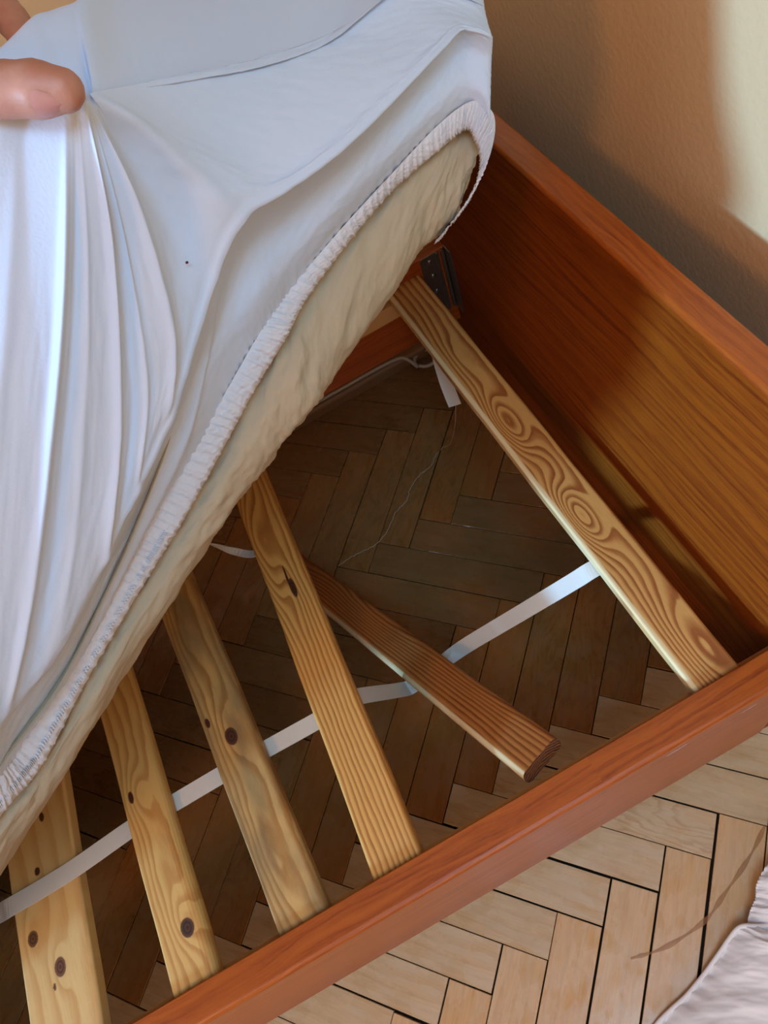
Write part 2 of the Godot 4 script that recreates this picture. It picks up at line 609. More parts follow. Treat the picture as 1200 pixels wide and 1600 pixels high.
# ---------------------------------------------------------------- bed
func build_bed_frame():
	var bed := thing("bed", "reddish brown varnished wooden bed frame with a plain headboard standing just off the wall", "bed frame", Vector3(-0.7, 0, -0.56))
	var cw := cherry(Color(0.66, 0.325, 0.09), Color(0.45, 0.17, 0.035), 31)
	var wood := mat(Color.WHITE, 0.34)
	wood.albedo_texture = cw
	wood.metallic_specular = 0.5
	var us := Vector2(1.1, 4.0)
	var panel := mat(Color.WHITE, 0.5)
	panel.albedo_texture = cherry(Color(0.58, 0.285, 0.045), Color(0.35, 0.11, 0.012), 52)
	panel.metallic_specular = 0.28
	# the tall end board, its profile in (x, y)
	var ht := 0.7935
	put("top_edge", board_z(round_rect(HEAD_X - 0.0015, ht - 0.0068, 0.3725, ht, [0.001, 0.001, 0.003, 0.0045], 6), -1.031, -0.114, us), wood, bed)  # cap in lighter wood: light from above put into its colour
	put("headboard", board_z(round_rect(HEAD_X, 0.135, 0.372, ht - 0.0065, [0.002, 0.002, 0.001, 0.001], 3), -1.03, -0.115, us), panel, bed)
	put("side_rail", board_x(round_rect(-0.1517, 0.135, -0.1132, RAIL_TOP, [0.003, 0.003, 0.006, 0.0015], 6), -1.74, HEAD_X, us), wood, bed)
	put("side_rail", board_x(round_rect(-1.003, 0.291, -0.965, 0.47, [0.003, 0.003, 0.003, 0.003], 4), -1.74, HEAD_X, us), wood, bed)
	for q in [[0.3445, -0.36], [0.3445, -0.93], [-1.771, -0.30], [-1.771, -0.93]]:
		put("leg", box(Vector3(q[0], 0.0, q[1] - 0.03), Vector3(q[0] + 0.026, 0.14, q[1] + 0.03), 0.003), panel, bed)
	put("footboard", board_z(round_rect(-1.775, 0.135, -1.74, 0.56, [0.002, 0.002, 0.006, 0.006], 4), -1.03, -0.09, us), wood, bed)
	var rub := mat(Color(0.85, 0.78, 0.74, 0.30), 0.6)
	rub.transparency = BaseMaterial3D.TRANSPARENCY_ALPHA
	for q in SCUFFS:
		var sc := SphereMesh.new()
		sc.radius = 0.5
		sc.height = 1.0
		sc.radial_segments = 12
		sc.rings = 6
		var o := put("scuff", sc, rub, bed, q[0])
		o.basis = Basis(Vector3.BACK, q[1]) * Basis.from_scale(Vector3(q[2], q[3], 0.0005))
	var pale := mat(Color(0.80, 0.62, 0.40), 0.6)
	put("slat_cleat", board_x(round_rect(-0.1607, 0.385, -0.1515, 0.4215, [0.001, 0.001, 0.001, 0.001], 2), -1.72, HEAD_X - 0.002), pale, bed).set_meta("label", "pale pine strip inside the front rail")
	put("slat_cleat", board_x(round_rect(-0.9655, 0.389, -0.951, 0.4215, [0.001, 0.001, 0.001, 0.001], 2), -1.72, 0.285), pale, bed).set_meta("label", "pale pine strip along the back rail")
	# corner bracket of pressed steel between the back rail and the headboard
	var steel := mat(Color(0.55, 0.54, 0.52), 0.3)
	steel.metallic = 0.9
	var st := SurfaceTool.new()
	st.append_from(box(Vector3(0.292, 0.335, -0.9652), Vector3(0.3255, 0.468, -0.9625), 0.004), 0, Transform3D())
	st.append_from(box(Vector3(0.3215, 0.335, -0.9652), Vector3(0.3265, 0.468, -0.9585), 0.001), 0, Transform3D())
	st.append_from(box(Vector3(0.3315, 0.335, -0.9652), Vector3(0.3365, 0.468, -0.9585), 0.001), 0, Transform3D())
	st.append_from(box(Vector3(0.338, 0.33, -0.962), Vector3(0.3413, 0.475, -0.938), 0.0012), 0, Transform3D())
	var br := put("corner_bracket", st.commit(), steel, bed)
	br.set_meta("label", "steel corner bracket")
	for y in [0.352, 0.388, 0.424, 0.456]:
		var sc := SphereMesh.new()
		sc.radius = 0.0048
		sc.height = 0.005
		sc.radial_segments = 16
		sc.rings = 8
		var s := MeshInstance3D.new()
		s.name = "screw"
		s.mesh = sc
		s.material_override = steel
		br.add_child(s, true)
		s.transform = Transform3D(Basis(Vector3.RIGHT, PI / 2), Vector3(0.309, y, -0.9622))

const SCUFFS := [[Vector3(0.1711, 0.427, -0.1132), 0.15, 0.030, 0.007], [Vector3(0.2682, 0.4198, -0.1132), 0.1, 0.022, 0.003], [Vector3(0.0697, 0.397, -0.1132), 0.0, 0.0035, 0.003]]

func build_slats():
	var straw := Color(0.86, 0.67, 0.40)
	var ring := Color(0.60, 0.33, 0.13)
	# slat: left and right edge where it meets the front rail, their drift towards the back, texture
	var kn := Color(0.34, 0.16, 0.07)
	var defs := [
		[0.2235, -0.006, 0.284, 0.003, pine(Color(0.82, 0.60, 0.32), Color(0.56, 0.29, 0.10), 5.6, [[0.452, 0.40, 0.060, 0.30, 4.6], [0.264, 0.38, 0.055, 0.30, 5.2], [0.045, 0.60, 0.075, 0.36, 3.4], [0.60, 0.45, 0.06, 0.25, 1.6], [0.36, 0.5, 0.05, 0.3, -0.9]], [], 3, 0.38, 0.0, true),
			"pine bed slat nearest the headboard, with swirling eye-shaped grain", [0.004, 0.004]],
		[-0.201, 0.058, -0.137, 0.052, pine(Color(0.84, 0.62, 0.32), Color(0.63, 0.38, 0.15), 9.0, [[0.46, 0.18, 0.10, 0.42, 3.0], [0.52, 0.0, 0.09, 0.5, 2.5], [0.385, 0.5, 0.05, 0.2, -1.4]], [[0.391, 0.58, 0.016, 0.07, kn], [0.41, 0.53, 0.022, 0.025, kn]], 11, 0.45),
			"pine bed slat lying over the fallen one, with one dark slit-shaped knot", [0.004, 0.006]],
		[-0.324, -0.024, -0.260, -0.026, pine(Color(0.80, 0.62, 0.36), Color(0.64, 0.43, 0.20), 5.0, [[0.25, 0.5, 0.05, 0.28, 1.8], [0.10, 0.35, 0.09, 0.25, 1.9], [0.42, 0.3, 0.09, 0.22, 1.4]], [[0.242, 0.50, 0.012, 0.13, Color(0.33, 0.17, 0.09)], [0.275, 0.13, 0.007, 0.05, kn]], 19, 0.5, 0.55),
			"greyish pine bed slat with a single round knot halfway along it", [0.002, 0.007]],
		[-0.462, 0.0, -0.404, 0.0, pine(Color(0.84, 0.66, 0.38), Color(0.72, 0.50, 0.25), 4.5, [[0.235, 0.42, 0.035, 0.3, 2.0], [0.07, 0.66, 0.03, 0.3, 2.4], [0.13, 0.4, 0.06, 0.3, 1.2]], [[0.061, 0.66, 0.0105, 0.145, Color(0.33, 0.19, 0.11)], [0.238, 0.22, 0.008, 0.06, kn]], 27, 0.6),
			"bed slat with a dark round knot plug close to the front rail", [0.003, 0.013]],
		[-0.638, 0.028, -0.550, 0.055, pine(Color(0.85, 0.70, 0.45), Color(0.78, 0.59, 0.34), 4.0, [[0.142, 0.22, 0.03, 0.12, 1.2], [0.096, 0.55, 0.03, 0.12, 1.2]], [[0.142, 0.22, 0.009, 0.075, Color(0.44, 0.30, 0.18)], [0.096, 0.55, 0.0105, 0.08, Color(0.47, 0.29, 0.17)], [0.278, 0.60, 0.006, 0.035, Color(0.40, 0.22, 0.12)], [0.215, 0.42, 0.005, 0.04, Color(0.35, 0.2, 0.1)], [0.079, 0.43, 0.004, 0.02, Color(0.5, 0.32, 0.18)]], 33, 0.35),
			"widest bed slat, pale with several small knots and the strap over it", [0.003, 0.004]]]
	var shared_norm := ntex(0.08, 2.0, 256)
	for d in defs:
		var o := put("pine_board", slat_mesh(d[0], d[1], d[2], d[3], d[6]), slat_mat(d[4], shared_norm))
		tag(o, d[5], "slat", "slats resting across the bed frame")
	# the fallen slat: its near end still up on the strap, its far end on the floor
	var tex := pine(Color(0.74, 0.47, 0.23), Color(0.50, 0.24, 0.09), 8.0, [[0.42, 0.82, 0.16, 0.42, 3.0], [0.75, 0.7, 0.12, 0.4, 2.0], [0.16, 0.95, 0.10, 0.3, 1.6]], [], 45, 0.3, 0.0, true)
	var rings := []
	var a := Vector3(0.034, 0.432, -0.176)
	var b := Vector3(-0.198, 0.013, -0.862)
	var along := (b - a).normalized()
	var side := Vector3(0.96, 0.0, -0.28)
	side = (side - along * side.dot(along)).normalized()
	var up := side.cross(-along).normalized()
	if up.y < 0.0:
		up = -up
	var prof := round_rect(-0.031, -0.010, 0.031, 0.010, [0.008, 0.008, 0.008, 0.009], 6)
	var lo := PackedVector3Array()
	var hi := PackedVector3Array()
	for q in prof:
		lo.append(a + side * q.x + up * q.y)
		hi.append(b + side * q.x + up * q.y)
	var lm := remap_slat([lo, hi], func(i, j): return Vector2(float(i) * 0.98, clampf(prof[j].x / 0.062 + 0.5, 0.0, 1.0)), [1])
	var loose := put("pine_board", lm, slat_mat(tex, shared_norm))
	tag(loose, "darker brown bed slat fallen askew between the others, resting on the strap", "slat")
	# its sawn end, a dark face with growth rings
	var eg := SurfaceTool.new()
	eg.begin(Mesh.PRIMITIVE_TRIANGLES)
	eg.set_smooth_group(-1)
	for j in lo.size():
		var k := (j + 1) % lo.size()
		for q in [[a, Vector2.ZERO], [lo[k], prof[k]], [lo[j], prof[j]]]:
			eg.set_uv((q[1] as Vector2) * Vector2(16.0, 16.0) + Vector2(0.5, 0.5))
			eg.add_vertex(q[0])
	eg.generate_normals()
	var em := mat(Color.WHITE, 0.7)
	em.albedo_texture = end_rings()
	put("end_grain", eg.commit(), em, loose).set_meta("label", "dark sawn end with growth rings")

func end_rings() -> ImageTexture:
	var im := Image.create(128, 128, false, Image.FORMAT_RGB8)
	noise.seed = 8
	for y in 128:
		for x in 128:
			var r := Vector2(x - 50.0, y * 1.0 + 30.0).length() * 0.14 + 0.6 * noise.get_noise_2d(x * 0.03, y * 0.03)
			im.set_pixel(x, y, Color(0.55, 0.33, 0.17).lerp(Color(0.25, 0.12, 0.05), smoothstep(0.2, 0.9, fposmod(r, 1.0))))
	return img_tex(im)

func slat_mat(tex: Texture2D, nrm: Texture2D) -> StandardMaterial3D:
	var m := mat(Color.WHITE, 0.5)
	m.albedo_texture = tex
	m.normal_enabled = true
	m.normal_texture = nrm
	m.normal_scale = 0.12
	return m

func slat_mesh(l: float, dl: float, r: float, dr: float, rad: Array) -> ArrayMesh:
	var rings := []
	var pars := []
	for k in 13:
		var z := -0.1525 - 0.8115 * k / 12.0
		var run := -0.152 - z
		var x0 := l + dl * run
		var x1 := r + dr * run
		var wob := 0.0006 * sin(k * 1.7 + l * 40.0)
		var prof := round_rect(x0 + wob, SLAT_TOP - 0.02, x1 + wob, SLAT_TOP, [0.003, 0.003, rad[1], rad[0]], 5)
		var ring := PackedVector3Array()
		var us := PackedVector2Array()
		for q in prof:
			ring.append(Vector3(q.x, q.y, z))
			us.append(Vector2(run / 0.84, clampf((q.x - x0) / (x1 - x0), 0.0, 1.0)))
		rings.append(ring)
		pars.append(us)
	return remap_slat(rings, func(i, j): return pars[i][j])

func remap_slat(rings: Array, uv: Callable, ends := [0, 1]) -> ArrayMesh:
	var st := SurfaceTool.new()
	st.begin(Mesh.PRIMITIVE_TRIANGLES)
	st.set_smooth_group(-1)
	var n: int = rings[0].size()
	for i in rings.size() - 1:
		for j in n:
			var k := (j + 1) % n
			for q in [[i, j], [i, k], [i + 1, k], [i, j], [i + 1, k], [i + 1, j]]:
				st.set_uv(uv.call(q[0], q[1]))
				st.add_vertex(rings[q[0]][q[1]])
	for e in ends:
		var i: int = 0 if e == 0 else rings.size() - 1
		var mid := Vector3.ZERO
		for q in rings[i]:
			mid += q / n
		for j in n:
			var k := (j + 1) % n
			var order := [-1, k, j] if i == 0 else [-1, j, k]
			for q in order:
				var p: Vector3 = mid if q < 0 else rings[i][q]
				st.set_uv(Vector2(0.3 + p.y * 0.6, 0.5 + p.x * 0.8 + (p.y - mid.y) * 9.0))
				st.add_vertex(p)
	st.generate_normals()
	return st.commit()

# ---------------------------------------------------------------- mattress and sheet
func build_mattress():
	var ticking := mat(Color(0.67, 0.615, 0.52), 0.85)
	ticking.normal_enabled = true
	ticking.normal_texture = ntex(0.03, 3.0)
	ticking.normal_scale = 0.35
	tri(ticking, 6.0)
	var mt := thing("mattress", "cream mattress with its near edge lifted up off the slats", "mattress", Vector3(-0.6, 0.45, -0.5))
	var rows := []
	for k in ["TF", "R0", "R", "N", "E", "Q", "S", "U", "BF"]:
		var line := points(MATT[k])
		var edge0 := line[0]
		line.insert(0, edge0 + Vector3(-0.012, -0.020, -0.050))
		line.insert(0, edge0.lerp(Vector3(0.26, 0.62, -0.90), 0.85))
		rows.append(line)
	rows.append(rows[0])
	noise.seed = 70
	var puck := func(s: float, t: float) -> float:
		var e := smoothstep(3.6, 4.2, t) * (1.0 - smoothstep(6.2, 7.0, t))
		var d := 0.0035 * noise.get_noise_2d(s * 0.9 + 3.0, t * 0.9) + 0.0018 * noise.get_noise_2d(s * 2.0 + t * 3.0, t * 2.4 - s)
		d += 0.0003 * noise.get_noise_2d(s * 5.0 - t * 3.0, t * 6.0)
		return e * d
	put("ticking", drape(rows, 16, 12, puck), ticking, mt)
	var cap := []
	var ring := PackedVector3Array()
	var mid := Vector3.ZERO
	for r in rows.slice(0, 9):
		ring.append(r[0])
		mid += r[0] / 9.0
	var ring2 := PackedVector3Array()
	for q in ring:
		ring2.append(mid.lerp(q, 0.6) + Vector3(0.006, 0, 0))
	put("end_panel", loft([ring, ring2], true, true, true), ticking, mt)
	# -- the sheet
	var cloth := mat(SHEET_COL, 0.75)
	cloth.normal_enabled = true
	cloth.normal_texture = ntex(0.16, 1.5, 512, 3)
	cloth.normal_scale = 0.16
	cloth.rim_enabled = true
	cloth.rim = 0.2
	cloth.rim_tint = 0.5
	cloth.backlight = Color(0.22, 0.22, 0.22)
	tri(cloth, 5.0)
	var sh := thing("fitted_sheet", "white stretch fitted sheet pulled over the lifted mattress and pinched by a hand", "sheet", Vector3(-0.6, 0.62, -0.5))
	var net := []
	for k in ["B", "N2", "N1", "R", "M1", "M2", "H", "K", "T", "Y", "X", "Z"]:
		var line := points(SHEET[k])
		line.insert(0, line[1] + Vector3(-0.022, -0.13, -0.28))
		net.append(line)
	# folds that run from the pinch to the edge: column, width, height, curve towards the edge
	noise.seed = 91
	var fold := func(col: float, t: float) -> float:
		var s := col - 1.0
		var d := 0.0006 * noise.get_noise_2d(s * 3.0, t * 3.0) * (1.0 - smoothstep(4.6, 5.6, t) * smoothstep(5.0, 7.0, s))
		if t > 2.4 and t < 6.2:
			var e := smoothstep(2.5, 3.6, t) * (1.0 - smoothstep(5.2, 6.1, t))
			for f in FOLDS:
				var x: float = (s - f[0] - f[3] * (t - 4.0)) / f[1]
				if absf(x) < 6.0:
					d += f[2] * e / (1.0 + x * x * x * x * 0.3 + x * x)
		# the stitched edge between the top and the side of the cloth
		var x3 := (t - 3.0) / (0.10 if s < 7.0 else 0.07)
		if absf(x3) < 4.0:
			d += (0.0045 if s < 7.0 else 0.0045 - 0.0006 * (s - 7.0)) * exp(-x3 * x3) * smoothstep(13.0, 9.0, s) * smoothstep(1.0, 2.2, s)
		# a loose fold on the side, swinging down from the edge to the elastic
		if s > 7.6 and s < 13.0 and t < 3.2:
			var tc := 0.55 + 2.2 * exp(-(s - 7.8) * 1.05)
			var xf := (t - tc) / 0.22
			d += 0.0035 * exp(-xf * xf) * smoothstep(7.6, 8.2, s) * (1.0 - smoothstep(11.0, 13.0, s))
		# gathers above the elastic
		var g := 1.0 - smoothstep(0.0, 0.9, t)
		if s > 3.0:
			d += 0.0011 * g * sin(s * 44.0 + 2.0 * sin(s * 7.0))
		return d
	put("cloth", drape(net, 20, 14, fold), cloth, sh)
	var sp := SphereMesh.new()
	sp.radius = 0.001
	sp.height = 0.0014
	sp.radial_segments = 10
	sp.rings = 5
	put("speck", sp, mat(Color(0.35, 0.12, 0.10), 0.8), sh, cr(net[2][9], net[3][9], net[4][9], net[5][9], 0.62) + Vector3(0.0008, 0.0018, 0.0026))
	# -- its elastic edge
	var edge := mat(SHEET_COL.lerp(Color(0.86, 0.78, 0.72), 0.4), 0.8)
	edge.normal_enabled = true
	edge.normal_texture = ntex(0.2, 3.0, 512, 3)
	edge.normal_scale = 0.4
	tri(edge, 9.0)
	var bi := points(BAND_IN)
	var bo := points(BAND_OUT)
	var toward := Vector3(0, TAKE_H, 0)
	var b0 := PackedVector3Array()
	var b1 := PackedVector3Array()
	var b2 := PackedVector3Array()
	var b3 := PackedVector3Array()
	for i in bi.size():
		var n := (toward - bi[i]).normalized()
		b0.append(bi[i] - n * 0.004)
		b1.append(bi[i].lerp(bo[i], 0.12) + n * 0.004)
		b2.append(bi[i].lerp(bo[i], 0.7) + n * 0.005)
		b3.append(bi[i].lerp(bo[i], 1.25) + n * 0.0022)
	var ruffle := func(s: float, t: float) -> float:
		var e := smoothstep(0.0, 0.6, t) * (1.0 - smoothstep(2.3, 3.0, t))
		return e * (0.0009 * sin(s * 46.0 + 5.0 * noise.get_noise_1d(s * 4.0) + t * 0.8) + 0.0004 * sin(s * 97.0) + 0.001 * noise.get_noise_2d(s * 9.0, t * 3.0))
	put("elastic_edge", drape([b0, b1, b2, b3], 44, 8, ruffle), edge, sh).set_meta("label", "gathered elastic edge")
	# a zigzag seam sewn along the elastic towards the foot end
	var seam := PackedVector3Array()
	for k in 260:
		var s := 14.2 + 4.3 * k / 259.0
		var i := mini(int(s), bi.size() - 2)
		var q := (bi[i].lerp(bo[i], 0.38 + 0.10 * (1.0 if k % 2 == 0 else -1.0))).lerp(bi[i + 1].lerp(bo[i + 1], 0.38 + 0.10 * (1.0 if k % 2 == 0 else -1.0)), s - i)
		seam.append(q + (toward - q).normalized() * 0.0056)
	put("stitching", tube(seam, 0.0007, 5), mat(Color(0.9, 0.9, 0.92), 0.7), sh)

const SHEET_COL := Color(0.76, 0.815, 0.895)
const FOLDS := [[13.0, 0.13, 0.0045, 0.0], [11.0, 0.11, 0.0048, 0.0], [9.05, 0.14, 0.0038, 0.0], [10.0, 0.09, 0.002, 0.0], [14.2, 0.16, 0.0018, 0.0], [7.0, 0.20, 0.004, 0.0], [12.0, 0.12, 0.0012, 0.0], [12.5, 0.2, -0.002, 0.0], [10.5, 0.16, -0.002, 0.0], [7.9, 0.25, -0.002, 0.0], [15.1, 0.25, 0.003, 0.0]]
const SHEET := {
	"B": [230, 933, -574, 242, 963, -514, 235, 983, -526, 202, 985, -518, 147, 985, -495, 90, 984, -469, 33, 982, -439, 2, 980, -419, -32, 969, -403, -77, 951, -382, -129, 934, -361, -174, 920, -338, -235, 905, -298, -289, 899, -265, -311, 906, -244, -378, 900, -205, -425, 872, -202, -579, 780, -194, -1050, 500, -170, -1620, 500, -170],
	"N2": [236, 952, -578, 248, 982, -518, 236, 1002, -526, 205, 1005, -514, 150, 1007, -489, 95, 1010, -461, 41, 1011, -434, 8, 1013, -414, -27, 1003, -400, -77, 979, -372, -125, 960, -350, -167, 946, -327, -226, 925, -292, -276, 921, -263, -301, 926, -240, -364, 922, -205, -412, 895, -202, -569, 807, -192, -1050, 540, -164, -1620, 540, -164],
	"N1": [250, 968, -596, 262, 998, -536, 243, 1019, -539, 215, 1023, -526, 159, 1026, -497, 104, 1031, -467, 53, 1036, -444, 16, 1041, -426, -24, 1024, -402, -78, 995, -370, -124, 974, -347, -166, 958, -324, -213, 953, -284, -258, 951, -259, -287, 954, -234, -344, 952, -203, -393, 927, -200, -555, 846, -191, -1050, 600, -165, -1620, 600, -165],
	"R": [254, 986, -596, 266, 1016, -536, 242, 1038, -534, 214, 1044, -517, 159, 1050, -483, 105, 1058, -450, 57, 1068, -426, 20, 1076, -408, -20, 1055, -385, -75, 1022, -351, -118, 1001, -328, -157, 984, -307, -205, 971, -278, -246, 971, -256, -277, 972, -230, -331, 972, -201, -381, 948, -199, -546, 870, -194, -1050, 635, -180, -1620, 635, -180],
	"M1": [256, 987, -600, 268, 1017, -540, 240, 1041, -539, 206, 1048, -520, 151, 1057, -486, 97, 1066, -454, 51, 1078, -430, 10, 1111, -413, -18, 1095, -397, -47, 1061, -366, -77, 1047, -350, -105, 1040, -337, -145, 1028, -315, -184, 1021, -295, -213, 1028, -282, -250, 1044, -276, -306, 1015, -277, -490, 923, -283, -1050, 642, -300, -1620, 642, -300],
	"M2": [264, 987, -620, 276, 1017, -560, 233, 1049, -560, 178, 1061, -532, 122, 1078, -499, 72, 1096, -467, 29, 1115, -439, -1, 1145, -412, -16, 1139, -403, -27, 1117, -385, -43, 1111, -377, -55, 1110, -370, -74, 1107, -360, -93, 1107, -352, -109, 1119, -352, -145, 1128, -350, -208, 1093, -359, -416, 982, -389, -1050, 642, -480, -1620, 642, -480],
	"H": [269, 992, -633, 281, 1022, -573, 223, 1062, -573, 147, 1079, -537, 92, 1103, -503, 46, 1129, -471, 9, 1154, -437, -12, 1174, -406, -15, 1172, -403, -17, 1171, -400, -19, 1171, -398, -21, 1172, -395, -26, 1173, -394, -32, 1175, -393, -48, 1182, -396, -67, 1192, -399, -135, 1153, -414, -361, 1027, -465, -1050, 642, -620, -1620, 642, -620],
	"K": [270, 993, -635, 282, 1023, -575, 224, 1064, -576, 148, 1079, -541, 93, 1102, -509, 47, 1127, -479, 10, 1152, -447, -10, 1173, -419, -13, 1171, -424, -15, 1172, -424, -18, 1173, -423, -21, 1173, -421, -26, 1175, -419, -33, 1176, -417, -48, 1182, -418, -68, 1189, -417, -136, 1150, -432, -362, 1024, -483, -1050, 642, -640, -1620, 642, -640],
	"T": [293, 999, -681, 305, 1029, -621, 297, 1038, -690, 233, 1066, -738, 144, 1096, -714, 78, 1122, -645, 32, 1152, -567, 10, 1176, -509, 0, 1183, -489, -6, 1186, -483, -13, 1189, -477, -19, 1192, -472, -25, 1194, -464, -33, 1195, -455, -42, 1196, -446, -62, 1196, -435, -131, 1157, -460, -358, 1029, -544, -1050, 640, -800, -1620, 640, -800],
	"Y": [292, 968, -708, 304, 998, -648, 297, 1006, -711, 233, 1031, -754, 144, 1058, -732, 78, 1082, -670, 32, 1109, -600, 10, 1130, -548, 0, 1137, -530, -6, 1139, -524, -13, 1142, -519, -19, 1145, -514, -25, 1147, -507, -33, 1148, -499, -42, 1148, -491, -62, 1148, -481, -131, 1112, -506, -358, 995, -588, -1050, 640, -840, -1620, 640, -840],
	"X": [291, 883, -787, 303, 913, -727, 297, 919, -769, 233, 936, -799, 144, 955, -784, 78, 971, -741, 32, 989, -693, 10, 1004, -657, 0, 1008, -645, -6, 1010, -641, -13, 1012, -637, -19, 1014, -634, -25, 1015, -629, -33, 1016, -624, -42, 1017, -618, -62, 1017, -611, -131, 990, -630, -358, 902, -694, -1050, 636, -890, -1620, 636, -890],
	"Z": [288, 695, -960, 300, 725, -900, 297, 725, -900, 233, 725, -900, 144, 725, -900, 78, 725, -900, 32, 725, -900, 10, 725, -900, 0, 725, -900, -6, 725, -900, -13, 725, -900, -19, 725, -900, -25, 725, -900, -33, 725, -900, -42, 725, -900, -62, 725, -900, -131, 716, -903, -358, 687, -913, -1050, 600, -946, -1620, 600, -946],
}
const MATT := {
	"TF": [266, 700, -930, 242, 700, -930, 214, 700, -930, 159, 700, -930, 105, 700, -930, 57, 700, -930, 20, 700, -930, -20, 700, -930, -75, 700, -930, -118, 700, -930, -157, 700, -930, -205, 700, -930, -246, 700, -930, -277, 700, -930, -331, 700, -930, -381, 695, -927, -546, 679, -921, -1050, 632, -900, -1620, 632, -900],
	"R0": [292, 966, -626, 271, 992, -614, 245, 1002, -589, 183, 1008, -554, 121, 1014, -520, 67, 1023, -496, 23, 1032, -477, -24, 1007, -449, -88, 970, -408, -137, 945, -381, -182, 926, -357, -238, 911, -323, -287, 908, -299, -324, 908, -270, -390, 904, -238, -436, 885, -242, -588, 823, -256, -1050, 634, -300, -1620, 634, -300],
	"R": [270, 965, -594, 255, 991, -585, 230, 1000, -562, 171, 1005, -531, 112, 1011, -499, 60, 1018, -473, 21, 1024, -454, -23, 1002, -429, -82, 970, -394, -131, 947, -368, -175, 930, -345, -232, 915, -310, -281, 911, -284, -317, 912, -257, -381, 909, -223, -427, 889, -220, -581, 825, -213, -1050, 630, -190, -1620, 630, -190],
	"N": [253, 957, -551, 243, 979, -555, 215, 985, -541, 158, 988, -516, 103, 991, -486, 52, 994, -459, 17, 995, -439, -24, 978, -417, -75, 953, -389, -127, 932, -363, -171, 917, -341, -233, 902, -304, -286, 895, -272, -320, 899, -247, -385, 894, -211, -431, 872, -208, -584, 802, -199, -1050, 590, -172, -1620, 590, -172],
	"E": [235, 943, -526, 232, 964, -536, 203, 968, -525, 147, 969, -505, 93, 969, -478, 40, 966, -448, 10, 963, -426, -27, 951, -409, -72, 934, -389, -126, 914, -364, -172, 901, -342, -238, 887, -302, -294, 877, -265, -325, 884, -243, -392, 877, -204, -438, 850, -201, -589, 763, -195, -1050, 500, -175, -1620, 500, -175],
	"Q": [212, 928, -515, 198, 939, -508, 171, 942, -497, 126, 942, -474, 78, 942, -448, 33, 941, -420, 6, 940, -401, -24, 932, -390, -59, 920, -377, -101, 906, -360, -149, 893, -339, -222, 878, -299, -288, 866, -259, -332, 868, -230, -402, 860, -189, -447, 832, -188, -596, 743, -185, -1050, 470, -176, -1620, 470, -176],
	"S": [208, 902, -526, 183, 902, -509, 153, 903, -499, 116, 901, -473, 69, 901, -447, 26, 900, -419, 0, 901, -403, -24, 896, -397, -53, 886, -388, -86, 878, -379, -139, 864, -356, -221, 848, -315, -299, 833, -271, -357, 830, -234, -435, 820, -190, -478, 793, -190, -619, 707, -193, -1050, 444, -200, -1620, 444, -200],
	"U": [274, 856, -638, 246, 861, -628, 212, 861, -618, 162, 858, -590, 102, 856, -561, 47, 855, -534, 9, 856, -518, -29, 844, -500, -77, 823, -476, -123, 808, -457, -183, 790, -428, -272, 770, -381, -356, 755, -337, -420, 750, -297, -512, 737, -250, -549, 716, -260, -673, 649, -295, -1050, 444, -400, -1620, 444, -400],
	"BF": [266, 505, -940, 242, 505, -940, 214, 505, -940, 159, 505, -940, 105, 505, -940, 57, 505, -940, 20, 505, -940, -20, 505, -940, -75, 505, -940, -118, 505, -940, -157, 505, -940, -205, 505, -940, -246, 505, -940, -277, 505, -940, -331, 505, -940, -381, 501, -940, -546, 488, -940, -1050, 450, -940, -1620, 450, -940],
}
const BAND_IN := [178, 904, -501, 195, 914, -501, 213, 924, -504, 224, 936, -508, 228, 949, -509, 228, 961, -513, 225, 970, -521, 198, 972, -513, 143, 974, -494, 92, 974, -467, 42, 972, -438, 14, 969, -416, -25, 957, -398, -67, 940, -379, -121, 920, -354, -166, 908, -332, -232, 894, -294, -287, 883, -256, -319, 890, -234, -383, 884, -196]
const BAND_OUT := [168, 908, -493, 201, 921, -498, 222, 934, -504, 235, 946, -508, 244, 961, -513, 244, 974, -517, 234, 984, -524, 201, 986, -516, 146, 986, -493, 90, 985, -467, 33, 983, -438, 2, 981, -417, -32, 970, -401, -77, 953, -381, -129, 935, -359, -173, 922, -336, -234, 907, -297, -288, 900, -264, -310, 907, -243, -377, 902, -204]


# ---------------------------------------------------------------- the hand
const J := {"t0": Vector3(-0.0235, 1.1922, -0.3830), "t1": Vector3(-0.0337, 1.1954, -0.3884), "t2": Vector3(-0.0453, 1.1987, -0.3941), "t3": Vector3(-0.0775, 1.2088, -0.4019), "t4": Vector3(-0.1167, 1.2066, -0.4074),
	"i0": Vector3(-0.0317, 1.1770, -0.4638), "i1": Vector3(-0.0342, 1.1798, -0.5130), "i2": Vector3(-0.0376, 1.1980, -0.5642), "i3": Vector3(-0.0881, 1.2130, -0.5338),
	"m0": Vector3(-0.0723, 1.1743, -0.4724), "m1": Vector3(-0.0691, 1.1837, -0.5243), "m2": Vector3(-0.0628, 1.2022, -0.5625), "m3": Vector3(-0.1057, 1.2096, -0.5199),
	"r0": Vector3(-0.0906, 1.1754, -0.4748), "r1": Vector3(-0.0901, 1.1831, -0.5242), "r2": Vector3(-0.0849, 1.2017, -0.5532), "r3": Vector3(-0.1215, 1.2060, -0.5055),
	"l0": Vector3(-0.1061, 1.1782, -0.4705), "l1": Vector3(-0.1072, 1.1839, -0.5075), "l2": Vector3(-0.1039, 1.2004, -0.5333), "l3": Vector3(-0.1368, 1.2025, -0.4913),
	"w": Vector3(-0.1638, 1.2129, -0.4622), "a": Vector3(-0.2609, 1.2320, -0.4401)}

